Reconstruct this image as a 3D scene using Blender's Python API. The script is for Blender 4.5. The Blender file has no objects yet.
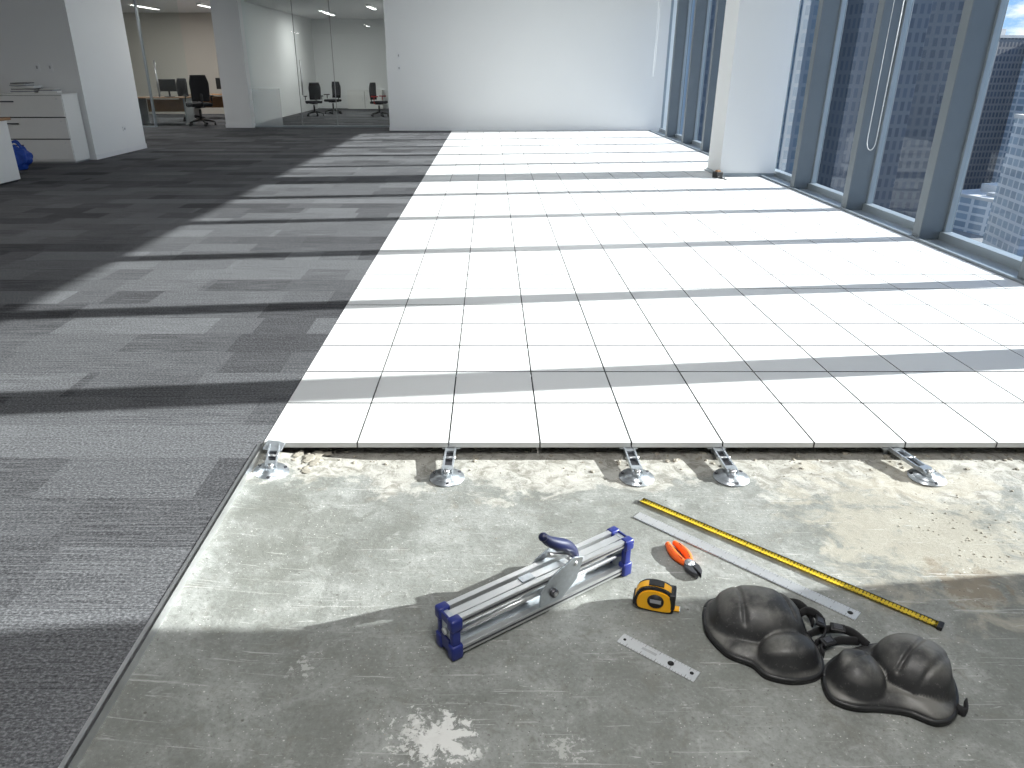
import bpy, bmesh, math, random
from mathutils import Vector, Matrix, Euler, noise
random.seed(7)
scene=bpy.context.scene
try:
    scene.view_settings.view_transform='Standard'
except Exception as e: print(e)

# ---------------------------------------------------------------- materials
class N:
    def __init__(s,name):
        s.m=bpy.data.materials.new(name); s.m.use_nodes=True
        s.t=s.m.node_tree; s.t.nodes.clear()
        s.out=s.t.nodes.new('ShaderNodeOutputMaterial')
    def n(s,typ,ins=None,**kw):
        x=s.t.nodes.new(typ)
        for k,v in kw.items(): setattr(x,k,v)
        if ins:
            for k,v in ins.items():
                if isinstance(v,bpy.types.NodeSocket): s.t.links.new(v,x.inputs[k])
                else: x.inputs[k].default_value=v
        return x
    def math(s,op,a,b=0.0,c=0.0,clamp=False):
        return s.n('ShaderNodeMath',{0:a,1:b,2:c},operation=op,use_clamp=clamp).outputs[0]
    def mix(s,f,a,b,bt='MIX'):
        x=s.n('ShaderNodeMix',data_type='RGBA',blend_type=bt)
        for i,v in ((0,f),(6,a),(7,b)):
            if isinstance(v,bpy.types.NodeSocket): s.t.links.new(v,x.inputs[i])
            else: x.inputs[i].default_value=v if i==0 else (tuple(v)+(1,) if len(v)==3 else v)
        return x.outputs[2]
    def ramp(s,f,stops):
        r=s.n('ShaderNodeValToRGB',{0:f}); cr=r.color_ramp
        while len(cr.elements)<len(stops): cr.elements.new(0.5)
        for e,(p,c) in zip(cr.elements,stops):
            e.position=p; e.color=(c,c,c,1) if not hasattr(c,'__len__') else tuple(c)+(1,)
        return r.outputs[0]
    def obj(s,scale=(1,1,1),rot=(0,0,0)):
        tc=s.n('ShaderNodeTexCoord')
        return s.n('ShaderNodeMapping',{'Vector':tc.outputs['Object'],'Scale':scale,'Rotation':rot}).outputs[0]
    def noise(s,vec,scale,detail=4,rough=.55,dist=0.0):
        return s.n('ShaderNodeTexNoise',{'Vector':vec,'Scale':scale,'Detail':detail,'Roughness':rough,'Distortion':dist}).outputs[0]
    def pbsdf(s,**k):
        x=s.n('ShaderNodeBsdfPrincipled',{a.replace('_',' '):b for a,b in k.items()})
        s.t.links.new(x.outputs[0],s.out.inputs[0]); return x
    def bump(s,h,strength=.3,dist=.01):
        return s.n('ShaderNodeBump',{'Height':h,'Strength':strength,'Distance':dist}).outputs[0]

def C(c): return tuple(c)+(1,)
def simple(name,col,rough=.5,metal=0,var=.06,scale=12,bump=0,spec=.5):
    m=N(name); v=m.obj(); f=m.noise(v,scale)
    c=m.mix(f,[max(0,x*(1-var)) for x in col],[min(1,x*(1+var)) for x in col])
    p=m.pbsdf(Base_Color=c,Roughness=rough,Metallic=metal)
    p.inputs['Specular IOR Level'].default_value=spec
    if bump: m.t.links.new(m.bump(m.noise(v,scale*12),bump,.002),p.inputs['Normal'])
    return m.m
def emis(name,col,st):
    m=N(name); e=m.n('ShaderNodeEmission',{'Color':C(col),'Strength':st}); m.t.links.new(e.outputs[0],m.out.inputs[0]); return m.m
def glass(name,tint,amt=.5,base=.05):
    m=N(name)
    f=m.n('ShaderNodeLayerWeight',{'Blend':.5}).outputs['Facing']
    lw=m.math('MULTIPLY_ADD',m.math('POWER',f,5.0),amt,base)
    t=m.n('ShaderNodeBsdfTransparent',{'Color':C(tint)}); g=m.n('ShaderNodeBsdfGlossy',{'Color':C((.9,.95,1)),'Roughness':.01})
    mx=m.n('ShaderNodeMixShader',{0:lw,1:t.outputs[0],2:g.outputs[0]}); m.t.links.new(mx.outputs[0],m.out.inputs[0]); return m.m

M_wall=simple('wall_paint',(.80,.81,.81),.7,var=.015,scale=1.2)
M_wallwarm=simple('wall_paint_warm',(.50,.47,.42),.7,var=.03,scale=2)
M_ceil=simple('ceiling_paint',(.78,.78,.78),.8,var=.02)
M_base=simple('baseboard_paint',(.78,.79,.80),.4,var=.02)
M_frame=simple('window_frame_metal',(.15,.175,.195),.45,.2,var=.08,scale=5)
M_framel=simple('window_frame_light',(.30,.34,.37),.4,.3,var=.05,scale=5)
M_alu=simple('brushed_aluminium',(.72,.73,.74),.28,.95,var=.1,scale=30)
M_zinc=simple('zinc_plated_steel',(.58,.62,.66),.34,.9,var=.22,scale=60)
M_darkst=simple('dark_steel',(.10,.10,.11),.35,.8)
M_blue=simple('navy_blue_plastic',(.012,.022,.16),.35,0,var=.3,scale=30)
M_navy=simple('dark_handle_rubber',(.006,.010,.05),.4)
M_black=simple('black_plastic',(.012,.012,.013),.45,var=.2)
M_fabric=simple('black_chair_fabric',(.014,.014,.017),.9,var=.2,bump=.2)
M_strap=simple('elastic_strap',(.02,.02,.022),.85,var=.3,bump=.3)
M_yel=simple('yellow_plastic',(.85,.42,.01),.35,var=.08)
M_orange=simple('orange_grip',(.9,.13,.01),.4,var=.1)
M_white=simple('white_laminate',(.78,.78,.76),.4,var=.02)
M_grey=simple('grey_plastic',(.35,.36,.37),.5)
M_wood=simple('wood_brown',(.32,.17,.08),.5,var=.25,scale=6)
M_red=simple('red_plastic',(.35,.02,.02),.5)
M_bag=simple('blue_bag_fabric',(.01,.06,.36),.55,var=.4,scale=9)
M_paper=simple('paper_white',(.75,.75,.73),.8)
M_paperd=simple('paper_grey',(.3,.31,.33),.7)
M_dark=simple('dark_gap',(.012,.012,.012),.9)
M_glass=glass('window_glass',(.90,.95,.96),.5,.03)
M_iglass=glass('partition_glass',(.88,.94,.93),.5,.05)
M_chain=simple('white_bead_chain',(.60,.62,.63),.4)

def mk_translucent():
    m=N('translucent_white'); d=m.n('ShaderNodeBsdfDiffuse',{'Color':C((.8,.85,.86))}); t=m.n('ShaderNodeBsdfTransparent')
    mx=m.n('ShaderNodeMixShader',{0:.45,1:t.outputs[0],2:d.outputs[0]}); m.t.links.new(mx.outputs[0],m.out.inputs[0]); return m.m
M_translucent=mk_translucent()

def mk_tile():
    m=N('white_floor_tile')
    a=m.n('ShaderNodeAttribute',attribute_name='shade').outputs['Fac']
    v=m.obj(); n1=m.noise(v,3.0,5); n2=m.noise(v,40,3)
    c=m.mix(a,(.665,.675,.68),(.71,.72,.72))
    c=m.mix(m.ramp(n2,[(.55,0),(.8,.10)]),c,(.5,.5,.48))
    p=m.pbsdf(Base_Color=c,Roughness=m.ramp(n1,[(.3,.55),(.7,.65)]))
    p.inputs['Specular IOR Level'].default_value=.2
    return m.m
M_tile=mk_tile()
M_tiledge=simple('tile_steel_edge',(.05,.05,.05),.7,0)
M_tilefront=simple('tile_front_edge',(.50,.51,.51),.5,.1)

def mk_carpet():
    m=N('plank_carpet')
    tc=m.n('ShaderNodeTexCoord').outputs['Object']
    def brick(w,h,off,seed):
        b=m.n('ShaderNodeTexBrick',{'Vector':m.n('ShaderNodeMapping',{'Vector':tc,'Location':seed}).outputs[0],'Color1':(0,0,0,1),'Color2':(1,1,1,1),'Mortar':(.3,.3,.3,1),'Scale':1.0,'Mortar Size':.0012,'Mortar Smooth':.3,'Bias':0.0,'Brick Width':w,'Row Height':h})
        b.offset=off; b.offset_frequency=2; return b.outputs[0]
    b1=brick(.66,.33,.37,(.3,.1,0)); b2=brick(1.32,.33,.5,(.9,.1,0)); b3=brick(.66,.33,.37,(6.9,3.4,0))
    f=m.math('ADD',m.math('MULTIPLY',b1,.5),m.math('MULTIPLY',b2,.5))
    f=m.ramp(f,[(.15,0),(.5,.5),(.85,1)])
    c=m.mix(f,(.034,.034,.038),(.118,.122,.130))
    st=m.noise(m.n('ShaderNodeMapping',{'Vector':tc,'Scale':(2.5,95,1)}).outputs[0],1.0,3,.7)
    fl=m.noise(m.n('ShaderNodeMapping',{'Vector':tc,'Scale':(80,130,1)}).outputs[0],1.0,2,.7)
    fl2=m.noise(m.n('ShaderNodeMapping',{'Vector':tc,'Scale':(160,60,1)}).outputs[0],1.0,2,.6)
    c=m.mix(m.math('MULTIPLY',m.ramp(st,[(.48,0),(.60,.55)]),m.math('MULTIPLY_ADD',b3,.7,.3)),c,(.17,.175,.185))
    c=m.mix(m.ramp(st,[(.36,.45),(.46,0)]),c,(.022,.022,.025))
    c=m.mix(m.math('MULTIPLY',m.ramp(fl,[(.50,0),(.68,.7)]),m.math('MULTIPLY_ADD',f,.7,.3)),c,(.30,.305,.32))
    c=m.mix(m.ramp(fl2,[(.55,0),(.70,.35)]),c,(.25,.255,.265))
    c=m.mix(m.ramp(fl,[(.32,.55),(.46,0)]),c,(.016,.016,.018))
    p=m.pbsdf(Base_Color=c,Roughness=.95); p.inputs['Specular IOR Level'].default_value=.1
    m.t.links.new(m.bump(fl,.4,.003),p.inputs['Normal'])
    return m.m
M_carpet=mk_carpet()

def mk_concrete():
    m=N('rough_concrete')
    tc=m.n('ShaderNodeTexCoord').outputs['Object']
    big=m.noise(tc,1.5,7,.62,.5); mid=m.noise(tc,5.5,9,.68,.4); fine=m.noise(tc,75,5,.75); m2=m.noise(tc,14,8,.7,.8)
    c=m.mix(m.ramp(big,[(.38,0),(.62,1)]),(.185,.195,.180),(.265,.275,.262))
    c=m.mix(m.ramp(mid,[(.40,.6),(.52,0)]),c,(.145,.15,.136))
    c=m.mix(m.ramp(mid,[(.54,0),(.66,.6)]),c,(.35,.36,.345))
    c=m.mix(m.ramp(m2,[(.34,.5),(.47,0)]),c,(.155,.15,.13))
    c=m.mix(m.ramp(m2,[(.58,0),(.68,.5)]),c,(.38,.385,.37))
    c=m.mix(m.ramp(fine,[(.35,.45),(.50,0)]),c,(.11,.11,.105))
    c=m.mix(m.ramp(fine,[(.58,0),(.72,.55)]),c,(.43,.43,.415))
    sp=m.n('ShaderNodeSeparateXYZ',{0:tc})
    wob=m.math('MULTIPLY_ADD',m.math('SUBTRACT',m.noise(tc,3.6,8,.7,.4),.5),1.4,m.math('MULTIPLY_ADD',sp.outputs[0],.04,sp.outputs[1]))
    band=m.ramp(m.math('MULTIPLY',m.math('SUBTRACT',wob,2.72),2.2,clamp=True),[(0,0),(.14,.5),(.5,.75)])
    c=m.mix(band,c,m.mix(m.ramp(m2,[(.40,0),(.55,1)]),(.26,.245,.21),(.53,.515,.47)))
    def spot(x,y,r,sc,lo,hi,amt,seed=0.0):
        d=m.n('ShaderNodeVectorMath',{0:m.n('ShaderNodeMapping',{'Vector':tc,'Location':(-x,-y,.08)}).outputs[0]},operation='LENGTH').outputs['Value']
        fall=m.math('SUBTRACT',1.0,m.math('DIVIDE',d,r),clamp=True)
        nn=m.noise(m.n('ShaderNodeMapping',{'Vector':tc,'Location':(seed,seed,0)}).outputs[0],sc,8,.7,.5)
        v=m.math('MULTIPLY_ADD',fall,.30,nn)
        return m.math('MULTIPLY',m.ramp(v,[(lo,0),(hi,amt)]),m.ramp(fall,[(0,0),(.25,1)]))
    c=m.mix(spot(1.75,2.45,.75,7,.56,.68,.5),c,(.42,.385,.31))
    c=m.mix(spot(1.68,2.10,.20,14,.60,.68,.7),c,(.20,.165,.12))
    c=m.mix(spot(-.82,2.40,.45,7,.58,.68,.6),c,(.13,.135,.12))
    c=m.mix(spot(-.13,1.445,.13,26,.62,.67,.9),c,(.66,.66,.64))
    c=m.mix(spot(-.20,1.47,.20,46,.73,.77,.8,3.),c,(.58,.58,.56))
    c=m.mix(spot(-.57,1.72,.10,46,.74,.78,.6,5.),c,(.5,.5,.48))
    c=m.mix(spot(.20,1.42,.14,50,.74,.78,.6,8.),c,(.5,.5,.48))
    for rot,sc,loc,th in ((.6,(1.8,34,1),0,.66),(-.9,(2.2,38,1),3,.66),(1.3,(1.5,30,1),7,.67),(.1,(1.6,40,1),11,.67),(2.2,(2.5,46,1),15,.67)):
        s1=m.noise(m.n('ShaderNodeMapping',{'Vector':tc,'Rotation':(0,0,rot),'Location':(loc,loc,0),'Scale':sc}).outputs[0],1.0,5,.65,1.6)
        c=m.mix(m.ramp(s1,[(th,0),(th+.02,.55),(th+.06,.2)]),c,(.52,.52,.50))
    for sc,msk,lo,col in ((34.0,mid,.48,(.62,.61,.58)),(58.0,big,.42,(.62,.61,.58)),(21.0,m2,.5,(.07,.065,.055)),(47.0,mid,.45,(.06,.055,.05))):
        vv=m.n('ShaderNodeTexVoronoi',{'Vector':tc,'Scale':sc}).outputs['Distance']
        c=m.mix(m.math('MULTIPLY',m.ramp(vv,[(.06,1),(.13,0)]),m.ramp(msk,[(lo,0),(lo+.1,.8)])),c,col)
    p=m.pbsdf(Base_Color=c,Roughness=m.ramp(mid,[(.3,.55),(.7,.85)])); p.inputs['Specular IOR Level'].default_value=.35
    h=m.math('ADD',m.math('MULTIPLY',fine,.4),m.math('MULTIPLY',m2,.8))
    m.t.links.new(m.bump(h,.5,.008),p.inputs['Normal'])
    return m.m
M_conc=mk_concrete()
M_rubble=simple('mortar_rubble',(.34,.315,.265),.9,var=.45,scale=25,bump=.4)

def mk_knee():
    m=N('dusty_black_rubber'); v=m.obj()
    n=m.noise(v,8,5,.6,.3); n2=m.noise(v,90,4,.75)
    geo=m.n('ShaderNodeNewGeometry').outputs['Normal']; z=m.n('ShaderNodeSeparateXYZ',{0:geo}).outputs[2]
    f=m.math('MULTIPLY',m.ramp(n,[(.42,.05),(.62,.60)]),m.ramp(z,[(.45,0),(.95,1)]))
    c=m.mix(f,(.020,.020,.021),(.24,.235,.215))
    c=m.mix(m.ramp(n2,[(.58,0),(.72,.35)]),c,(.20,.195,.18))
    p=m.pbsdf(Base_Color=c,Roughness=.48)
    m.t.links.new(m.bump(n2,.15,.001),p.inputs['Normal']); return m.m
M_knee=mk_knee()

def ticks(name,base,tick,step,w,metal,rough,edge=.35):
    m=N(name); tc=m.n('ShaderNodeTexCoord').outputs['Object']; s=m.n('ShaderNodeSeparateXYZ',{0:tc})
    fr=m.math('FRACT',m.math('DIVIDE',m.math('ADD',s.outputs[0],10.0),step))
    t=m.math('LESS_THAN',fr,w)
    fr5=m.math('FRACT',m.math('DIVIDE',m.math('ADD',s.outputs[0],10.0),step*5))
    t5=m.math('MULTIPLY',m.math('LESS_THAN',fr5,w/3),m.math('GREATER_THAN',m.math('ABSOLUTE',s.outputs[1]),edge*.6))
    ed=m.math('GREATER_THAN',m.math('ABSOLUTE',s.outputs[1]),edge)
    k=m.math('MAXIMUM',m.math('MULTIPLY',t,ed),t5)
    n=m.noise(tc,40,4)
    b=m.mix(n,[x*.85 for x in base],base); c=m.mix(m.math('MULTIPLY',k,.8),b,tick)
    m.pbsdf(Base_Color=c,Roughness=rough,Metallic=metal); return m.m
M_blade=ticks('yellow_tape_blade',(.85,.66,.05),(.02,.02,.02),.012,.25,0,.4,.005)
M_rule=ticks('steel_rule',(.66,.67,.68),(.25,.25,.25),.01,.15,.8,.38,.018)

def facade(name,glassc,framec,w,h,rough=.3,haze=0):
    m=N(name); tc=m.n('ShaderNodeTexCoord').outputs['Object']; s=m.n('ShaderNodeSeparateXYZ',{0:tc})
    u=m.math('ADD',s.outputs[0],s.outputs[1]); v=m.n('ShaderNodeCombineXYZ',{0:u,1:s.outputs[2],2:0.0}).outputs[0]
    b=m.n('ShaderNodeTexBrick',{'Vector':v,'Color1':C(glassc),'Color2':C([x*1.5 for x in glassc]),'Mortar':C(framec),'Scale':1.0,'Mortar Size':h*.16,'Mortar Smooth':.1,'Bias':-.2,'Brick Width':w,'Row Height':h})
    b.offset=0.0
    big=m.noise(tc,.03,3)
    c=m.mix(m.ramp(big,[(.35,0),(.7,.4)]),b.outputs[0],[x*.6+.04 for x in glassc])
    m.pbsdf(Base_Color=c,Roughness=rough); return m.m
F=[facade('facade_dark_tower',(.06,.07,.09),(.14,.145,.155),2.2,3.4),
   facade('facade_brown_tower',(.08,.09,.11),(.25,.235,.23),2.4,3.2),
   facade('facade_pale_tower',(.24,.30,.36),(.66,.68,.70),5.0,3.2),
   facade('facade_blue_glass',(.15,.24,.33),(.30,.38,.46),2.4,3.6),
   facade('facade_brick_low',(.18,.18,.19),(.58,.50,.45),4.2,3.0)]
M_road=simple('asphalt_city_ground',(.20,.205,.21),.9,var=.5,scale=.03)
M_roof=simple('flat_roof',(.52,.51,.50),.9,var=.35,scale=.1)

# ---------------------------------------------------------------- mesh builder
class B:
    def __init__(s,name): s.name=name; s.bm=bmesh.new(); s.mats=[]
    def mi(s,m):
        if m not in s.mats: s.mats.append(m)
        return s.mats.index(m)
    def add(s,t,mat,M=None,smooth=False):
        i=s.mi(mat)
        for f in t.faces: f.material_index=i; f.smooth=smooth
        if M is not None: bmesh.ops.transform(t,matrix=M,verts=t.verts)
        me=bpy.data.meshes.new('tmp'); t.to_mesh(me); t.free(); s.bm.from_mesh(me); bpy.data.meshes.remove(me)
        return s
    def box(s,c,size,mat,rot=(0,0,0),bev=0,segs=2,smooth=False,M0=None):
        t=bmesh.new(); bmesh.ops.create_cube(t,size=1)
        bmesh.ops.scale(t,vec=size,verts=t.verts)
        if bev: bmesh.ops.bevel(t,geom=t.edges[:],offset=bev,segments=segs,affect='EDGES',profile=.5)
        M=Matrix.Translation(c)@Euler(rot).to_matrix().to_4x4()
        return s.add(t,mat,M if M0 is None else M0@M,smooth)
    def bx(s,x0,x1,y0,y1,z0,z1,mat,bev=0): return s.box(((x0+x1)/2,(y0+y1)/2,(z0+z1)/2),(x1-x0,y1-y0,z1-z0),mat,bev=bev)
    def cyl(s,c,r,h,mat,rot=(0,0,0),r2=None,segs=24,bev=0):
        t=bmesh.new(); bmesh.ops.create_cone(t,cap_ends=True,segments=segs,radius1=r,radius2=r if r2 is None else r2,depth=h)
        if bev:
            e=[e for e in t.edges if abs(e.verts[0].co.z-e.verts[1].co.z)<1e-6]
            bmesh.ops.bevel(t,geom=e,offset=bev,segments=2,affect='EDGES')
        return s.add(t,mat,Matrix.Translation(c)@Euler(rot).to_matrix().to_4x4(),segs>8)
    def sph(s,c,r,mat,sc=(1,1,1),rot=(0,0,0),sub=3):
        t=bmesh.new(); bmesh.ops.create_icosphere(t,subdivisions=sub,radius=r); 
        return s.add(t,mat,Matrix.Translation(c)@Euler(rot).to_matrix().to_4x4()@Matrix.Diagonal((*sc,1)),True)
    def tube(s,pts,r,mat,segs=10,flat=None):
        P=[Vector(p) for p in pts]; n=len(P); t=bmesh.new(); rings=[]
        up=Vector((0,0,1)); 
        for i,p in enumerate(P):
            d=(P[min(i+1,n-1)]-P[max(i-1,0)]).normalized()
            a=d.cross(up); 
            if a.length<1e-3: a=d.cross(Vector((0,1,0)))
            a.normalize(); b=a.cross(d).normalized(); rr=r[i] if hasattr(r,'__len__') else r
            ring=[]
            for k in range(segs):
                an=2*math.pi*k/segs
                w,h=(rr,rr) if flat is None else flat
                ring.append(t.verts.new(p+a*math.cos(an)*w+b*math.sin(an)*h))
            rings.append(ring)
        for i in range(n-1):
            for k in range(segs): t.faces.new((rings[i][k],rings[i][(k+1)%segs],rings[i+1][(k+1)%segs],rings[i+1][k]))
        t.faces.new(rings[0][::-1]); t.faces.new(rings[-1])
        bmesh.ops.recalc_face_normals(t,faces=t.faces[:])
        return s.add(t,mat,None,True)
    def prism(s,poly,h,mat,M=None,bev=0,smooth=False):
        t=bmesh.new(); vs=[t.verts.new((x,y,0)) for x,y in poly]; f=t.faces.new(vs)
        r=bmesh.ops.extrude_face_region(t,geom=[f]); bmesh.ops.translate(t,vec=(0,0,h),verts=[v for v in r['geom'] if isinstance(v,bmesh.types.BMVert)])
        bmesh.ops.recalc_face_normals(t,faces=t.faces[:])
        if bev: bmesh.ops.bevel(t,geom=t.edges[:],offset=bev,segments=2,affect='EDGES')
        return s.add(t,mat,M,smooth)
    def build(s,loc=(0,0,0),rz=0,rot=None):
        me=bpy.data.meshes.new(s.name); s.bm.to_mesh(me); s.bm.free()
        for m in s.mats: me.materials.append(m)
        o=bpy.data.objects.new(s.name,me); scene.collection.objects.link(o)
        o.location=loc; o.rotation_euler=rot if rot else (0,0,rz); return o
def spl(pts,n=6,closed=False):
    P=[Vector(p) for p in pts]; out=[]; L=len(P); rng=L if closed else L-1
    g=(lambda i:P[i%L]) if closed else (lambda i:P[max(0,min(L-1,i))])
    for i in range(rng):
        a,b,c,d=g(i-1),g(i),g(i+1),g(i+2)
        for k in range(n):
            t=k/n; out.append(.5*((2*b)+(c-a)*t+(2*a-5*b+4*c-d)*t*t+(3*b-a-3*c+d)*t**3))
    if not closed: out.append(P[-1])
    return out

# ---------------------------------------------------------------- room shell
H=3.3; ZC=-.08; XW=4.47; EX=-1.06; YB=20.9; YW=2.35
B('floor').bx(-14,4.80,-3,33,-.30,ZC,M_conc).build()
B('floor_subfloor').bx(-14,EX,-3,33,ZC,-.012,M_conc).build()
B('floor_carpet').bx(-14,EX,-3,33,-.012,0,M_carpet).build()
b=B('trim_1'); b.bx(EX,EX+.010,-3,3.0,-.034,.003,M_alu); b.bx(EX-.014,EX+.010,-3,3.0,.0005,.003,M_alu); b.build()
# feathered screed fillet running along the carpet edge
b=B('floor_screed_fillet'); M=Matrix(((1,0,0,0),(0,0,-1,3.0),(0,1,0,0),(0,0,0,1)))
b.prism([(EX+.0,ZC-.004),(EX+.50,ZC-.004),(EX+.47,ZC+.0003),(EX+.30,ZC+.012),(EX+.0,ZC+.048)],6.0,M_conc,M,smooth=False); b.build()
B('ceiling').bx(-14.2,4.95,-3.2,33.2,H,H+.2,M_ceil).build()
B('wall_left').bx(-14.2,-14,-3.2,33.2,ZC,H,M_wall).build()
B('wall_front').bx(-14,4.95,-3.2,-3,ZC,H,M_wall).build()
B('wall_right').bx(XW,4.95,-3,YW,ZC,H,M_wall).build()
B('wall_back').bx(-2.72,4.95,YB,YB+.2,ZC,H,M_wall).build()
B('wall_meeting_room_right').bx(-2.72,-2.55,YB+.2,32.5,0,H,M_wall).build()
B('wall_far').bx(-14,-2.72,32.3,32.5,0,H,M_wall).build()
B('wall_office_divider').bx(-7.25,-7.1,22.55,32.3,0,H,M_wall).build()
B('wall_office_back').bx(-14,-7.25,28.5,28.7,0,H,M_wallwarm).build()
B('wall_partition').bx(-13.9,-7.33,14.2,16.35,0,H,M_wall).build()
b=B('baseboard_partition'); b.bx(-7.33,-7.315,14.2,16.35,0,.09,M_base); b.bx(-13.9,-7.315,14.185,14.2,0,.09,M_base); b.build()
b=B('baseboard_back'); b.bx(-2.735,XW-.1,YB-.015,YB,0,.10,M_base); b.build()
B('baseboard_far').bx(-7.1,-2.72,32.28,32.3,0,.1,M_base).build()
b=B('column'); b.bx(3.60,XW,11.95,12.65,0,H,M_wall); b.bx(3.585,XW,11.935,12.665,0,.05,M_framel); b.build()
b=B('column'); b.bx(-7.46,-6.72,21.9,22.5,0,H,M_wall); b.bx(-7.475,-6.705,21.885,22.5,0,.09,M_base); b.build()

mull=[YW,4.22,5.78,7.42,9.07,10.74,12.35,14.0,15.65,17.3,18.95,20.78]
for i in range(len(mull)-1):
    y0,y1=mull[i],mull[i+1]
    b=B('window_%d'%(i+1))
    th=.14 if i!=1 else .26
    b.bx(4.29,4.61,y0-th/2,y0+th/2,.0,H,M_frame,bev=.006)
    b.bx(4.52,4.58,y0+th/2,y0+th/2+.035,.08,H-.1,M_framel)
    b.bx(4.52,4.58,y1-.10,y1-.07,.08,H-.1,M_framel)
    b.bx(4.49,4.60,y0+th/2,y1-.07,.0,.08,M_framel)
    b.bx(4.49,4.60,y0+th/2,y1-.07,H-.12,H,M_frame)
    t=bmesh.new(); vs=[t.verts.new(p) for p in ((4.55,y0,.08),(4.55,y1,.08),(4.55,y1,H-.12),(4.55,y0,H-.12))]; t.faces.new(vs); b.add(t,M_glass)
    b.build()
b=B('trim_2'); b.bx(4.27,4.65,YW,20.9,ZC,.0,M_framel); b.bx(4.25,4.29,YW,20.9,ZC,.02,M_framel,bev=.004); b.build()
def chain(y,x,zb,w):
    pts=[(x,y-w,H)]+[(x,y-w,zb+w*1.5)]+[(x+.0,y-w*math.cos(a),zb+w-w*math.sin(a)) for a in [k*math.pi/8 for k in range(1,8)]]+[(x,y+w,zb+w*1.5),(x,y+w,H)]
    b=B('blind_chain'); b.tube(pts,.0045,M_chain,segs=6); b.build()
chain(8.55,4.22,.74,.10); chain(20.5,4.18,1.35,.09)

b=B('glass_partition'); xs=[-6.70,-5.35,-4.35,-2.74]
for x0,x1 in zip(xs[:-1],xs[1:]):
    t=bmesh.new(); vs=[t.verts.new(p) for p in ((x0+.008,22.1,.04),(x1-.008,22.1,.04),(x1-.008,22.1,H-.03),(x0+.008,22.1,H-.03))]; t.faces.new(vs); b.add(t,M_iglass)
b.bx(-6.70,-2.72,22.06,22.14,0,.05,M_framel); b.bx(-6.70,-2.72,22.06,22.14,H-.04,H,M_framel)
b.bx(-2.78,-2.72,22.06,22.14,0,H,M_framel); 
for x in xs[1:3]: b.bx(x-.008,x+.008,22.09,22.11,.05,H-.04,M_grey)
b.tube([(-5.25,22.03,.85),(-5.25,22.03,1.75)],.018,M_alu)
b.tube([(-5.25,22.03,.95),(-5.25,22.1,.95)],.01,M_alu); b.tube([(-5.25,22.03,1.65),(-5.25,22.1,1.65)],.01,M_alu)
t=bmesh.new(); vs=[t.verts.new(p) for p in ((-6.69,22.09,.05),(-5.9,22.09,.05),(-5.9,22.09,1.02),(-6.69,22.09,1.02))]; t.faces.new(vs); b.add(t,M_translucent)  # translucent white patch over the lower left of the glass
b.build()
b=B('glass_partition'); 
for x0,x1 in ((-10.8,-9.55),(-9.5,-8.4)):
    t=bmesh.new(); vs=[t.verts.new(p) for p in ((x0,22.1,.04),(x1,22.1,.04),(x1,22.1,H-.03),(x0,22.1,H-.03))]; t.faces.new(vs); b.add(t,M_iglass)
b.bx(-10.8,-7.46,22.06,22.14,H-.04,H,M_framel); b.bx(-10.8,-9.55,22.06,22.14,0,.04,M_framel); b.bx(-9.55,-9.5,22.06,22.14,0,H,M_framel)
b.tube([(-9.25,22.02,.8),(-9.25,22.02,1.75)],.02,M_alu)
b.tube([(-9.25,22.02,.9),(-9.25,22.1,.9)],.01,M_alu); b.tube([(-9.25,22.02,1.65),(-9.25,22.1,1.65)],.01,M_alu)
b.build()
B('wall_office_side').bx(-14,-10.8,22.0,22.2,0,H,M_wall).build()

def plate(loc,axis):
    b=B('light_switch'); 
    if axis=='y': b.box((0,-.006,0),(.09,.012,.14),M_base,bev=.003); b.box((0,-.014,0),(.03,.008,.05),M_grey,bev=.002)
    else: b.box((.006,0,0),(.012,.12,.09),M_base,bev=.003); b.box((.014,0,0),(.008,.05,.03),M_grey,bev=.002)
    b.build(loc)
plate((-8.05,14.2,1.58),'y'); plate((-7.82,14.2,1.58),'y'); plate((-2.40,YB,1.55),'y'); plate((-2.40,YB,1.85),'y'); plate((-7.33,15.5,.45),'x')

M_lamp=emis('lamp_and_fill_diffuser',(1,.98,.95),6)
def lum(x,y,L=1.4,w=.12,dirx=True,power=0):
    b=B('ceiling_and_fill_light'); sx,sy=(L,w) if dirx else (w,L)
    b.box((0,0,-.025),(sx+.02,sy+.02,.05),M_white,bev=.004); b.box((0,0,-.052),(sx-.02,sy-.02,.01),M_lamp); o=b.build((x,y,H))
    if power:
        l=bpy.data.lights.new('fill_area','AREA'); l.shape='RECTANGLE'; l.size=sx; l.size_y=sy; l.energy=power; l.color=(1,.98,.95)
        lo=bpy.data.objects.new('lamp_fill_light',l); scene.collection.objects.link(lo); lo.parent=o; lo.location=(0,0,-.07)  # area light under the fixture, added for fill
for x,y in ((-3.7,25.5),(-5.6,28.5),(-10.6,25.5),(-8.6,25.0)): lum(x,y,dirx=False,power=55)
for x in (-10.5,-5.5,0.5):  # fixtures added out of view to give the main room fill light
    for y in (0.5,8,17): 
        lum(x,19.5 if (x<-7 and y==17) else y,dirx=False,power={-10.5:55,-5.5:22,.5:(95 if y<1 else 35)}[x])

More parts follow.
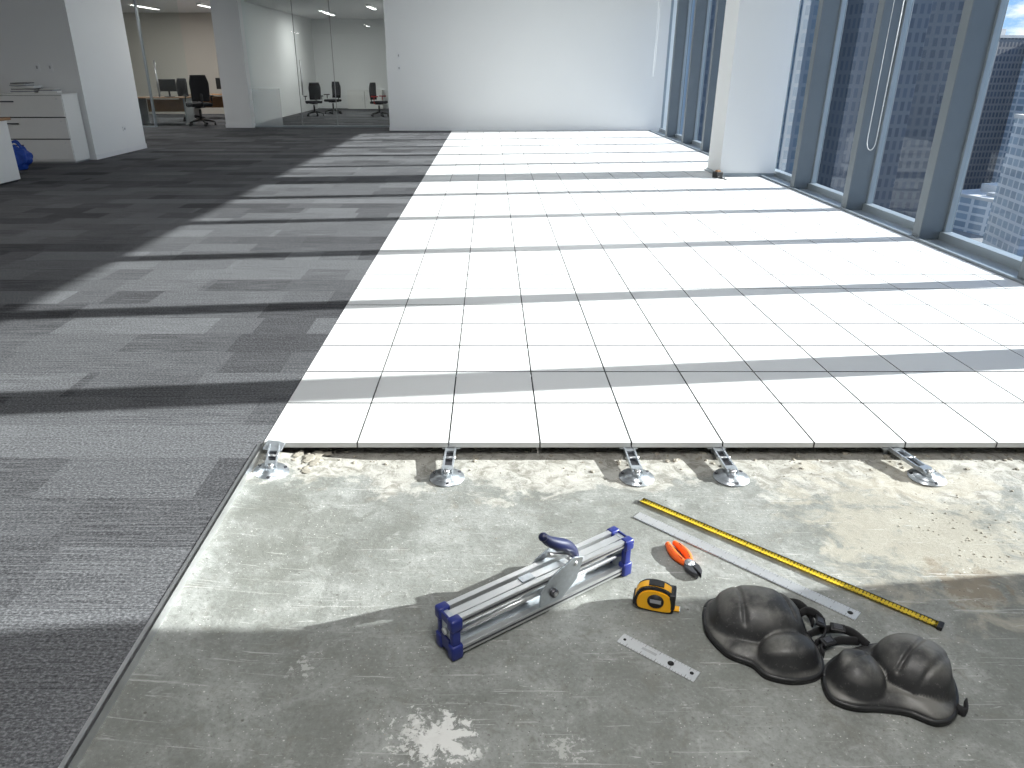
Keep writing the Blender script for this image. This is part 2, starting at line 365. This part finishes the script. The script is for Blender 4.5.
# ---------------------------------------------------------------- raised floor tiles
TP=.4235; TX=[EX+.003]+[-.620+TP*k for k in range(0,12)]+[4.245]
TY=[3.010,3.452]+[3.452+.4255*k for k in range(1,42)]
TY=[y for y in TY if y<YB-.2]+[YB-.02]
def tiles():
    bm=bmesh.new(); lay=bm.faces.layers.float.new('shade'); g=.0034; gy=.0062
    for i in range(len(TX)-1):
        for j in range(len(TY)-1):
            x0,x1,y0,y1=TX[i]+g,TX[i+1]-g,TY[j]+gy,TY[j+1]-gy
            if x1>3.60 and y1>11.93 and y0<12.67:
                if x0>3.59: 
                    if y0<11.93: y1=11.925
                    elif y1>12.67: y0=12.675
                    else: continue
                else: x1=min(x1,3.58)
            sh=random.random()
            v=[bm.verts.new((x,y,z)) for z in (-.026,-.001) for x,y in ((x0,y0),(x1,y0),(x1,y1),(x0,y1))]
            e=.001
            w=[bm.verts.new((x,y,0)) for x,y in ((x0+e,y0+e),(x1-e,y0+e),(x1-e,y1-e),(x0+e,y1-e))]
            fs=[bm.faces.new(w)]; 
            for k in range(4):
                fs.append(bm.faces.new((v[4+k],v[4+(k+1)%4],w[(k+1)%4],w[k])))
                f=bm.faces.new((v[k],v[(k+1)%4],v[4+(k+1)%4],v[4+k])); f.material_index=2 if (j==0 and k==0) else 1; fs.append(f)
            f=bm.faces.new(v[:4][::-1]); f.material_index=1; fs.append(f)
            for f in fs: f[lay]=sh
    me=bpy.data.meshes.new('raised_floor_tiles'); bm.to_mesh(me); bm.free()
    for m in (M_tile,M_tiledge,M_tilefront): me.materials.append(m)
    o=bpy.data.objects.new('raised_floor_tiles',me); scene.collection.objects.link(o)
tiles()
b=B('pedestal_grid')
for x in TX[1:-1]:
    for y in TY[2:-1]:
        if x>3.5 and 11.8<y<12.8: continue
        b.cyl((x,y,-.053),.018,.054,M_zinc,segs=6)
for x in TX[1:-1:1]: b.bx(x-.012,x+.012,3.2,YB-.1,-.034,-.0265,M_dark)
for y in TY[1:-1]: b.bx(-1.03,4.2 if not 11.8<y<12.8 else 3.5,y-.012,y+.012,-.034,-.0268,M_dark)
b.build()
def pedestal2(bx,by,hx,hy=3.06):
    b=B('floor_pedestal')
    b.cyl((0,0,.005),.078,.010,M_zinc,segs=32,bev=.003)
    b.cyl((0,0,.013),.056,.010,M_zinc,segs=32,bev=.004)
    for a in range(3):
        an=a*2.09+.6; b.cyl((.065*math.cos(an),.065*math.sin(an),.012),.008,.006,M_darkst,segs=6)
    b.cyl((0,-.01,.025),.023,.014,M_zinc,segs=6); b.cyl((0,-.01,.036),.012,.024,M_alu,segs=16)
    s0=Vector((0,-.015,.034)); h=Vector((hx-bx,hy-by,.050)); d=h-s0; L=d.length; d.normalize()
    side=d.cross(Vector((0,0,1))).normalized(); up=side.cross(d)
    R=Matrix((d,side,up)).transposed().to_4x4(); mid=(s0+h)/2
    T=Matrix.Translation(mid)@R
    b.box((0,.021,0),(L,.008,.018),M_zinc,bev=.001,M0=T); b.box((0,-.021,0),(L,.008,.018),M_zinc,bev=.001,M0=T); b.box((0,0,-.007),(L,.036,.003),M_darkst,M0=T)
    b.box((L*.25,0,.002),(.022,.036,.010),M_zinc,bev=.001,M0=T); b.box((-L*.38,0,.006),(.03,.05,.014),M_zinc,bev=.001,M0=T)
    b.cyl(tuple(mid+Vector((0,0,.002))),.006,.060,M_alu,rot=(0,math.pi/2,0),segs=10)
    b.box((h.x,h.y,.047),(.085,.085,.006),M_zinc,bev=.002)
    if bx>-.9: b.cyl((h.x,h.y,.024),.014,.044,M_zinc,segs=12)
    b.build((bx,by,ZC)) if bx>-.9 else b.build((bx,by,ZC+.030),rot=(0,math.radians(6.5),0))
for bx,hx in ((-.972,-1.0),(-.195,-.185),(.646,.64),(1.066,1.05),(1.934,1.86)): pedestal2(bx,2.83,hx,3.06 if bx>-.9 else 2.985)

b=B('mortar_debris')
def inside_tool(x,y):
    if x>.25 and x<1.6 and 1.4<y<2.75: return True
    if -.25<x<.6 and 1.6<y<2.35: return True
    return False
def chunk(x,y,r,m=M_rubble,fl=.5):
    if inside_tool(x,y): return
    t=bmesh.new(); bmesh.ops.create_icosphere(t,subdivisions=1 if r<.008 else 2,radius=r)
    for v in t.verts: v.co*=1+.45*noise.noise(v.co*(1.5/r)+Vector((x*31,y*17,0)))
    z=ZC
    if x<-.6: z=ZC+max(0,(-.6-x)*.10)
    b.add(t,m,Matrix.Translation((x,y,z+r*.15))@Euler((0,0,random.random()*6)).to_matrix().to_4x4()@Matrix.Diagonal((1,random.uniform(.6,1.2),fl,1)))
for k in range(560):
    x=random.uniform(-.9,3.2); y=3.12-abs(random.gauss(0,.13)); chunk(x,y,random.choice([.003,.003,.004,.005,.007,.010]))
for k in range(20): chunk(random.gauss(-.82,.04),random.gauss(2.94,.05),random.uniform(.008,.03),fl=.16)
for k in range(30): chunk(random.uniform(.6,3.0),random.uniform(2.98,3.08),random.uniform(.006,.018))
for k in range(220): chunk(random.uniform(-.6,2.3),random.uniform(1.1,2.85),random.uniform(.0015,.0035))
for k in range(90): chunk(random.gauss(1.85,.14),random.gauss(2.40,.15),random.uniform(.002,.006))
b.build()

# ---------------------------------------------------------------- tools
b=B('tile_cutter'); L=.70
b.box((0,.0,.134),(L,.030,.020),M_alu,bev=.002)
b.box((0,.034,.138),(L,.020,.026),M_alu,bev=.002); b.box((0,-.034,.138),(L,.020,.026),M_alu,bev=.002)
b.box((0,-.0455,.138),(L*.98,.002,.006),M_darkst)
b.box((0,.032,.026),(L,.022,.028),M_alu,bev=.002); b.box((0,-.032,.026),(L,.022,.028),M_alu,bev=.002)
b.box((0,-.0435,.026),(L*.98,.002,.006),M_darkst)
b.box((0,0,.018),(L,.045,.006),M_zinc)
for y in (-.022,.022): b.tube([(-L/2,y,.085),(L/2,y,.085)],.009,M_alu,segs=14)
for sx in (-1,1):
    x=sx*(L/2+.008)
    b.box((x,0,.08),(.020,.088,.13),M_zinc,bev=.003)
    for y in (-.036,.036):
        b.box((x,y,.132),(.042,.034,.044),M_blue,bev=.008,segs=3,smooth=True)
        b.box((x,y,.028),(.042,.034,.054),M_blue,bev=.008,segs=3,smooth=True)
    b.box((x+sx*.012,0,.135),(.008,.05,.03),M_blue,bev=.003); b.box((x+sx*.012,0,.04),(.008,.05,.05),M_blue,bev=.003)
    b.box((x,-.036,.08),(.03,.022,.07),M_blue,bev=.006,segs=3,smooth=True); b.box((x,.036,.08),(.03,.022,.07),M_blue,bev=.006,segs=3,smooth=True)
    b.cyl((x+sx*.014,0,.085),.012,.01,M_alu,rot=(0,math.pi/2,0),segs=16)
for y in (-.052,.046):
    M=Matrix.Translation((0,y+.006,0))@Matrix.Rotation(math.pi/2,4,'X')
    b.prism([(-.04,.050),(.05,.045),(.115,.10),(.14,.178),(.10,.192),(.02,.160),(-.04,.110)],.006,M_zinc,M,bev=.001)
b.cyl((.012,-.056,.090),.015,.014,M_darkst,rot=(math.pi/2,0,0),segs=20); b.cyl((.012,-.064,.090),.008,.008,M_alu,rot=(math.pi/2,0,0),segs=6)
b.cyl((.105,0,.165),.008,.11,M_alu,rot=(math.pi/2,0,0),segs=14)
b.tube([(.13,-.012,.155),(.085,-.012,.185),(.02,-.014,.212)],.009,M_alu,segs=12)
hp=spl([(.135,-.012,.155),(.12,-.012,.188),(.09,-.014,.220),(.05,-.016,.245),(.015,-.018,.270),(-.010,-.018,.296)],5)
b.tube(hp,[.012+.010*math.sin(math.pi*min(1,.12+k/(len(hp)-1)*.85)) for k in range(len(hp))],M_navy,segs=16)
b.sph(hp[-1],.0155,M_navy)
b.box((-.06,0,.146),(.05,.028,.006),M_zinc,bev=.001)
b.build((.165,1.985,ZC),math.radians(34.6))

b=B('tape_measure')
R=Matrix.Rotation(math.pi/2,4,'X')
prof=[(q[0],q[1]) for q in spl([(-.052,.004,0),(.0,.0,0),(.050,.002,0),(.062,.012,0),(.062,.045,0),(.05,.078,0),(.02,.092,0),(-.02,.094,0),(-.052,.078,0),(-.066,.045,0),(-.064,.015,0)],4,True)]
b.prism(prof,.056,M_black,Matrix.Translation((0,.028,0))@R,bev=.0035)
inner=[(x*.88,.047+(y-.047)*.86) for x,y in prof]
b.prism(inner,.064,M_yel,Matrix.Translation((0,.032,0))@R,bev=.003)
band=[(x*1.02,.047+(y-.047)*1.03) for x,y in prof]
b.prism(band,.034,M_yel,Matrix.Translation((0,.017,0))@R,bev=.002)
b.cyl((.002,-.033,.048),.027,.004,M_black,rot=(math.pi/2,0,0),segs=32,bev=.001)
b.box((.002,-.0355,.049),(.036,.002,.014),M_paperd)
b.box((.055,0,.05),(.022,.062,.06),M_black,bev=.006,segs=3,smooth=True)
b.box((.0,0,.097),(.05,.03,.006),M_black,bev=.002)
b.box((.072,0,.008),(.022,.024,.003),M_yel); b.box((.083,0,.005),(.003,.024,.010),M_alu)
b.box((-.068,0,.03),(.008,.05,.03),M_black,bev=.003)
b.build((.553,1.985,ZC),math.radians(-16))

b=B('pliers')
z=.014
for s in (-1,1):
    hp=spl([(.0+s*.004,.0,z),(s*.017,.030,z),(s*.023,.065,z),(s*.020,.105,z),(s*.015,.132,z)],5)
    b.tube(hp,[.009+.006*math.sin(math.pi*k/(len(hp)-1)) for k in range(len(hp))],M_orange,segs=12); b.sph(hp[-1],.0105,M_orange)
    b.tube(hp[4:-4],.0045,M_black,segs=8,flat=(.004,.0155))
    M=Matrix.Translation((0,0,.005))
    b.prism([(0,.014),(s*.020,.006),(s*.028,-.02),(s*.022,-.050),(s*.005,-.074),(s*.001,-.02)],.018,M_darkst,M,bev=.002)
b.cyl((0,0,.017),.018,.022,M_zinc,segs=24,bev=.002); b.cyl((0,0,.029),.007,.004,M_alu,segs=6)
b.build((.722,2.195,ZC),math.radians(16))

b=B('steel_ruler'); Lr=.87
b.box((0,0,.002),(Lr,.052,.003),M_rule,bev=.0008); b.cyl((Lr/2-.025,0,.002),.009,.0042,M_dark,segs=20)
b.box((0,-.0225,.0038),(Lr,.002,.0012),M_zinc)
b.build((.905,2.235,ZC),math.atan2(1.953-2.552,1.20-.578))
b=B('tape_measure_blade'); Lb=1.12
t=bmesh.new(); n=40; rows=[]
for i in range(n+1):
    x=-Lb/2+Lb*i/n; row=[]
    for k in range(7):
        u=(k-3)/3; row.append(t.verts.new((x,u*.015,.006+.004*u*u)))
    rows.append(row)
for i in range(n):
    for k in range(6): t.faces.new((rows[i][k],rows[i+1][k],rows[i+1][k+1],rows[i][k+1]))
bmesh.ops.solidify(t,geom=t.faces[:],thickness=.0012); b.add(t,M_blade,None,True)
b.box((Lb/2+.004,0,.008),(.016,.036,.014),M_black,bev=.002); b.box((0,.0165,.006),(Lb,.003,.010),M_black,bev=.0005); b.box((-Lb/2-.001,0,.006),(.004,.032,.011),M_alu)
b.build((1.045,2.262,ZC),math.atan2(1.875-2.62,1.449-.631))

b=B('scale_ruler')
b.box((0,0,.002),(.262,.048,.003),M_rule,bev=.0008)
b.cyl((.045,0,.003),.010,.0028,M_dark,segs=20); b.cyl((.112,.004,.003),.006,.0028,M_dark,segs=16); b.box((-.03,.003,.0036),(.05,.010,.0006),M_grey); b.cyl((-.115,0,.003),.005,.0028,M_dark,segs=16)
b.build((.515,1.752,ZC),math.atan2(1.676-1.84,.612-.413))

# knee pads: flared padded base + two moulded hard caps with ribs, rim piping, straps and buckles
def kneepad(outline,domes,grooves,strap,buckles):
    pts=spl([(x,y,0) for x,y in outline],8,True); n=len(pts)
    cx=sum(p[0] for p in pts)/n; cy=sum(p[1] for p in pts)/n
    t=bmesh.new(); K=34; rings=[]
    def hz(x,y,q):
        z=.016+.030*min(1,q*3.0)**.5
        s=0
        for (dx,dy,rx,ry,an,h) in domes:
            ux=(x-dx)*math.cos(an)+(y-dy)*math.sin(an); uy=-(x-dx)*math.sin(an)+(y-dy)*math.cos(an)
            r=(abs(ux)/rx)**2.3+(abs(uy)/ry)**2.3
            if r<1:
                zz=.022+h*(1-r)**.5; z=max(z,zz*min(1,.35+q*3.5))
        for (x0,y0,x1,y1,w,dp) in grooves:
            a=Vector((x0,y0)); bb=Vector((x1,y1)); p=Vector((x,y)); d=bb-a; tt=max(0,min(1,(p-a).dot(d)/d.length_squared)); dist=(p-a-d*tt).length
            z-=dp*math.exp(-(dist/w)**2)*min(1,q*6)
        return max(z,.010)
    low=[t.verts.new((p[0],p[1],0)) for p in pts]; rings.append(low)
    for k in range(K):
        q2=1-(1-k/K)**1.1
        rings.append([t.verts.new((p[0]+(cx-p[0])*q2,p[1]+(cy-p[1])*q2,hz(p[0]+(cx-p[0])*q2,p[1]+(cy-p[1])*q2,q2))) for p in pts])
    c=t.verts.new((cx,cy,hz(cx,cy,1)))
    for a,bb in zip(rings[:-1],rings[1:]):
        for i in range(n): t.faces.new((a[i],a[(i+1)%n],bb[(i+1)%n],bb[i]))
    for i in range(n): t.faces.new((rings[-1][i],rings[-1][(i+1)%n],c))
    t.faces.new(low[::-1]); bmesh.ops.recalc_face_normals(t,faces=t.faces[:])
    for _ in range(3): bmesh.ops.smooth_vert(t,verts=[v for v in t.verts if v.co.z>.03],factor=.4)
    b=B('knee_pad'); b.add(t,M_knee,None,True)
    rim=[(p[0]+(cx-p[0])*.02,p[1]+(cy-p[1])*.02,.016) for p in pts]
    b.tube(rim+[rim[0]],.008,M_black,segs=8)
    for st in strap: b.tube(spl(st,6),.01,M_strap,segs=8,flat=(.004,.017))
    for (x,y,z,rz) in buckles:
        b.box((x,y,z),(.045,.030,.010),M_black,rot=(.2,0,rz),bev=.003); b.box((x,y,z+.005),(.025,.018,.005),M_darkst,rot=(.2,0,rz),bev=.001)
    b.build((0,0,ZC))
kneepad([(.714,1.958),(.692,1.85),(.728,1.752),(.792,1.708),(.823,1.660),(.905,1.640),(.985,1.668),(1.015,1.75),(1.008,1.835),(1.012,1.92),(.965,1.985),(.845,2.005),(.755,2.000)],
  [(.855,1.878,.150,.118,-.15,.115),(.905,1.722,.096,.074,.2,.080)],
  [(.81,1.99,.79,1.80,.006,.009),(.93,1.98,.95,1.82,.006,.009),(.85,1.76,.96,1.76,.005,.006)],
  [[(.99,1.90,.03),(1.03,1.90,.055),(1.06,1.865,.05),(1.055,1.82,.025),(1.015,1.79,.02)],[(.97,1.97,.03),(1.02,1.96,.035),(1.05,1.93,.02),(1.045,1.88,.02)]],[(1.05,1.85,.055,1.2)])
kneepad([(.985,1.655),(.974,1.580),(1.023,1.545),(1.105,1.538),(1.171,1.525),(1.235,1.490),(1.297,1.518),(1.350,1.603),(1.368,1.69),(1.335,1.755),(1.24,1.79),(1.12,1.765),(1.03,1.715)],
  [(1.250,1.660,.116,.112,-.5,.112),(1.066,1.635,.080,.086,0,.090)],
  [(1.17,1.61,1.33,1.74,.006,.009),(1.20,1.56,1.35,1.66,.005,.007),(1.0,1.61,1.13,1.68,.005,.008)],
  [[(1.17,1.77,.03),(1.13,1.825,.04),(1.06,1.845,.025),(1.005,1.83,.016)],[(1.16,1.80,.02),(1.09,1.80,.022),(1.03,1.775,.018),(1.02,1.74,.02)],[(1.31,1.54,.02),(1.33,1.525,.018),(1.350,1.56,.02)]],[(1.10,1.832,.045,-.3),(1.05,1.785,.034,.4)])

# ---------------------------------------------------------------- furniture
def office_chair(x,y,rz,s=1.0,arm=M_black):
    b=B('office_chair')
    for k in range(5):
        a=k*2*math.pi/5+.3; c,sn=math.cos(a),math.sin(a)
        b.tube([(.03*c,.03*sn,.14),(.18*c,.18*sn,.115),(.31*c,.31*sn,.085)],[.03,.025,.016],M_black,segs=10)
        b.cyl((.31*c,.31*sn,.03),.03,.045,M_black,rot=(math.pi/2,0,a+math.pi/2),segs=16); b.cyl((.31*c,.31*sn,.065),.01,.05,M_black,segs=8)
    b.cyl((0,0,.25),.03,.25,M_black,segs=16); b.cyl((0,0,.36),.018,.12,M_alu,segs=16); b.box((0,0,.42),(.22,.22,.03),M_black,bev=.01)
    b.box((0,0,.475),(.50,.48,.085),M_fabric,bev=.035,segs=4,smooth=True)
    b.tube(spl([(0,.20,.43),(0,.29,.47),(0,.30,.60),(0,.275,.75)],4),.022,M_black,segs=8,flat=(.035,.012))
    t=bmesh.new(); G=[]
    for i in range(13):
        u=i/12; z=.56+.58*u; w=.235*(1-.25*max(0,u-.7)/.3)*(1-.12*(1-u)); row=[]
        for k in range(9):
            v=(k-4)/4; row.append(t.verts.new((v*w,.285-.045*v*v+.03*math.sin(u*3.1)-.02,z)))
        G.append(row)
    for i in range(12):
        for k in range(8): t.faces.new((G[i][k],G[i][k+1],G[i+1][k+1],G[i+1][k]))
    bmesh.ops.recalc_face_normals(t,faces=t.faces[:]); bmesh.ops.solidify(t,geom=t.faces[:],thickness=.045); b.add(t,M_fabric,None,True)
    for sx in (-1,1):
        b.tube(spl([(sx*.22,.02,.44),(sx*.30,.02,.46),(sx*.30,.02,.66)],4),.016,arm,segs=8); b.box((sx*.30,.0,.68),(.07,.27,.035),arm,bev=.012,segs=3,smooth=True)
    o=b.build((x,y,0),rz); o.scale=(s,s,s); return o
office_chair(-8.45,22.75,.6+math.pi,1.2); office_chair(-7.80,23.9,-1.2,1.1); office_chair(-9.4,24.65,2.6,1.1)
office_chair(-6.15,27.3,.5+math.pi,.95); office_chair(-3.85,27.0,1.2,.95,M_red); office_chair(-5.75,28.6,-.6,.95)
def desk(x,y,rz,w=1.5,top=M_wood):
    b=B('desk'); b.box((0,0,.74),(w,.75,.03),top,bev=.004)
    for sx in (-1,1):
        b.box((sx*(w/2-.06),0,.36),(.04,.6,.72),M_grey,bev=.004); b.box((sx*(w/2-.06),0,.02),(.05,.7,.04),M_grey)
    b.box((0,.3,.5),(w-.2,.02,.35),top)
    b.build((x,y,0),rz)
desk(-9.75,23.5,0,1.5); desk(-9.0,25.9,0,1.6)
b=B('computer_monitor'); b.box((0,0,.32),(.55,.03,.34),M_black,bev=.006); b.box((0,.03,.12),(.05,.03,.24),M_black); b.box((0,.02,.008),(.24,.18,.015),M_black,bev=.004); b.build((-8.7,25.95,.755),.2)
b=B('computer_monitor'); b.box((0,0,.32),(.55,.03,.34),M_black,bev=.006); b.box((0,.03,.12),(.05,.03,.24),M_black); b.box((0,.02,.008),(.24,.18,.015),M_black,bev=.004); b.build((-9.6,23.55,.755),-.2)
b=B('meeting_cabinet'); b.bx(-5.8,-4.4,31.85,32.26,0,.7,M_white,bev=.004); b.bx(-5.11,-5.10,31.84,31.86,.04,.66,M_dark); b.bx(-5.2,-5.17,31.82,31.85,.3,.45,M_alu); b.bx(-5.04,-5.01,31.82,31.85,.3,.45,M_alu); b.build()

b=B('filing_cabinet'); x0,x1,y0,y1,zt=-8.60,-7.42,13.62,14.16,1.16
b.bx(x0,x1,y0+.02,y1,.03,zt-.02,M_white,bev=.004); b.bx(x0-.01,x1+.01,y0-.005,y1,zt-.025,zt,M_white,bev=.004); b.bx(x0+.03,x1-.03,y0+.05,y1,0,.04,M_grey)
for k in range(3):
    z0=.06+k*.362; b.bx(x0+.012,x1-.012,y0,y0+.022,z0,z0+.345,M_white,bev=.004); b.bx(x0+.012,x1-.012,y0+.004,y0+.02,z0+.346,z0+.361,M_dark)
    b.bx(x0+.10,x0+.34,y0-.022,y0-.012,z0+.24,z0+.262,M_darkst); b.bx(x0+.11,x0+.12,y0-.014,y0,z0+.245,z0+.257,M_alu); b.bx(x0+.32,x0+.33,y0-.014,y0,z0+.245,z0+.257,M_alu)
    b.cyl((x1-.1,y0-.002,z0+.29),.012,.006,M_alu,rot=(math.pi/2,0,0),segs=12)
b.build()
b=B('paper_stack'); z=0
for k in range(9):
    h=random.uniform(.012,.024); b.box((random.uniform(-.02,.02)+(.0 if k<6 else -.06),random.uniform(-.02,.02),z+h/2),(.40 if k<6 else .28,.27,h-.001),[M_paper,M_paperd,M_paper,M_black,M_paper][k%5],rot=(0,0,random.uniform(-.15,.15))); z+=h
b.box((.40,.0,.02),(.30,.24,.04),M_paper,rot=(0,0,.2)); b.box((.40,0,.05),(.26,.22,.018),M_paperd,rot=(0,0,-.15)); b.box((.40,0,.067),(.24,.22,.012),M_paper,rot=(0,0,.1))
b.build((-8.15,13.9,1.16))

b=B('desk_with_drawers'); 
b.bx(-.8,.04,-.05,.70,.87,.905,M_wood,bev=.004); b.bx(-.39,.0,.0,.65,.03,.87,M_white,bev=.005); b.bx(-.78,-.74,.0,.65,0,.87,M_white)
b.bx(-.37,-.02,.05,.6,0,.03,M_black)
for k in range(3):
    z0=.06+k*.27; b.bx(-.375,-.015,-.018,.002,z0,z0+.255,M_white,bev=.003); b.bx(-.27,-.12,-.035,-.018,z0+.20,z0+.215,M_alu)
b.build((-7.12,10.80,0))

b=B('blue_bag'); t=bmesh.new(); bmesh.ops.create_icosphere(t,subdivisions=4,radius=1)
for v in t.verts:
    d=v.co.copy(); k=1+.30*noise.noise(d*2.2)+.14*noise.noise(d*6)
    v.co=Vector((d.x*.19*k,d.y*.15*k,max(-.95,d.z)*.19*k+.185)); v.co.z=max(.002,v.co.z)
b.add(t,M_bag,None,True)
for y in (-.05,.05): b.tube(spl([(-.10,y,.30),(-.07,y*1.5,.42),(.02,y*1.6,.45),(.08,y,.34),(.11,y,.26)],5),.008,M_bag,segs=8,flat=(.004,.018))
b.build((-7.88,12.75,0),.4)
b=B('cable_junction_box'); b.box((0,0,.045),(.12,.12,.09),M_black,bev=.01); b.tube(spl([(0,-.05,.03),(-.06,-.10,.015),(-.02,-.16,.01),(.05,-.12,.01)],5),.008,M_black,segs=8); b.box((.0,0,.1),(.06,.06,.03),M_wood,bev=.004); b.build((3.53,11.80,.001),.3)

# ---------------------------------------------------------------- city outside (one named mass of buildings)
ZG=-62
city=B('city_skyline')
city.bx(20,3000,-400,3400,ZG-1,ZG,M_road)
placed=[]
def bld(az,dist,w,d,top,mat,rz=0,force=True):
    x=4.4+dist*math.sin(math.radians(az)); y=dist*math.cos(math.radians(az)); h=top-ZG; r=math.hypot(w,d)/2
    if not force:
        for (px,py,pr) in placed:
            if math.hypot(x-px,y-py)<(r+pr)*.85: return
    placed.append((x,y,r)); T=Matrix.Translation((x,y,ZG))@Matrix.Rotation(rz,4,'Z')
    city.box((0,0,h/2),(w,d,h),mat,M0=T); city.box((0,0,h+.6),(w+.8,d+.8,1.2),M_roof,M0=T); city.box((w*.1,d*.1,h+2.5),(w*.4,d*.4,4),M_roof,M0=T)
    city.box((-w*.3,-d*.2,h+1.8),(w*.12,d*.2,1.6),M_grey,M0=T)
bld(24.1,245,19,20,60,F[0],.1); bld(27.4,300,20,20,80,F[0],-.15); bld(21.2,330,22,22,34,F[3],.2)
bld(34.6,480,34,30,11,F[2],.1); bld(30.6,470,38,30,14,F[1],.2); bld(36.8,300,30,26,-14,F[2],-.2)
bld(18.3,260,24,24,60,F[3],.0); bld(15.6,240,24,22,90,F[0],.2); bld(12.8,240,22,22,50,F[3],-.2); bld(10.2,270,26,22,75,F[2],.1); bld(7.5,250,24,22,90,F[1],0)
bld(38.5,430,36,30,12,F[1],.3); bld(41,300,36,30,-14,F[2],.3)
random.seed(21)
for k in range(260):
    az=random.uniform(6,62); di=random.uniform(400,1400); top=random.uniform(-45,-8) if random.random()<.8 else random.uniform(-5,18)
    if az>42: top=min(top,-15)
    bld(az,di,random.uniform(25,60),random.uniform(25,50),top,random.choice(F),random.uniform(-.4,.4),False)
for k in range(110):
    az=random.uniform(12,60); di=random.uniform(90,380)
    bld(az,di,random.uniform(16,34),random.uniform(16,34),ZG+random.uniform(5,18),random.choice([F[4],F[2],F[4]]),.3,False)
city.build()

# ---------------------------------------------------------------- light
w=bpy.data.worlds.new('World'); scene.world=w; w.use_nodes=True; nt=w.node_tree; nt.nodes.clear()
out=nt.nodes.new('ShaderNodeOutputWorld'); bg=nt.nodes.new('ShaderNodeBackground'); tc=nt.nodes.new('ShaderNodeTexCoord')
sep=nt.nodes.new('ShaderNodeSeparateXYZ'); nt.links.new(tc.outputs['Generated'],sep.inputs[0])
rp=nt.nodes.new('ShaderNodeValToRGB'); nt.links.new(sep.outputs[2],rp.inputs[0])
e=rp.color_ramp.elements; e[0].position=0; e[0].color=(.42,.62,.86,1); e[1].position=.6; e[1].color=(.12,.28,.62,1); x=e.new(.10); x.color=(.17,.38,.74,1)
mp=nt.nodes.new('ShaderNodeMapping'); mp.inputs['Scale'].default_value=(1,1,3.2); nt.links.new(tc.outputs['Generated'],mp.inputs[0])
nz=nt.nodes.new('ShaderNodeTexNoise'); nz.inputs['Scale'].default_value=9; nz.inputs['Detail'].default_value=8; nz.inputs['Roughness'].default_value=.6; nt.links.new(mp.outputs[0],nz.inputs[0])
cr=nt.nodes.new('ShaderNodeValToRGB'); cr.color_ramp.elements[0].position=.50; cr.color_ramp.elements[1].position=.62; nt.links.new(nz.outputs[0],cr.inputs[0])
mx=nt.nodes.new('ShaderNodeMix'); mx.data_type='RGBA'; nt.links.new(cr.outputs[0],mx.inputs[0]); nt.links.new(rp.outputs[0],mx.inputs[6]); mx.inputs[7].default_value=(.95,.97,1,1)
nt.links.new(mx.outputs[2],bg.inputs[0]); bg.inputs[1].default_value=1.35; nt.links.new(bg.outputs[0],out.inputs[0])
sun=bpy.data.lights.new('sun','SUN'); sun.energy=15.5; sun.angle=math.radians(.5); sun.color=(1,.975,.94)
so=bpy.data.objects.new('sun',sun); scene.collection.objects.link(so); so.location=(30,4,20)
so.rotation_euler=Vector((-1,-.112,-.398)).to_track_quat('-Z','Y').to_euler()

cam=bpy.data.cameras.new('camera'); co=bpy.data.objects.new('camera',cam); scene.collection.objects.link(co)
co.location=(0,0,1.6); co.rotation_euler=(math.radians(90-23.396),0,0)
cam.sensor_width=36; cam.lens=735/1024*36; cam.shift_x=21/1024; cam.clip_end=5000; cam.clip_start=.05
scene.camera=co
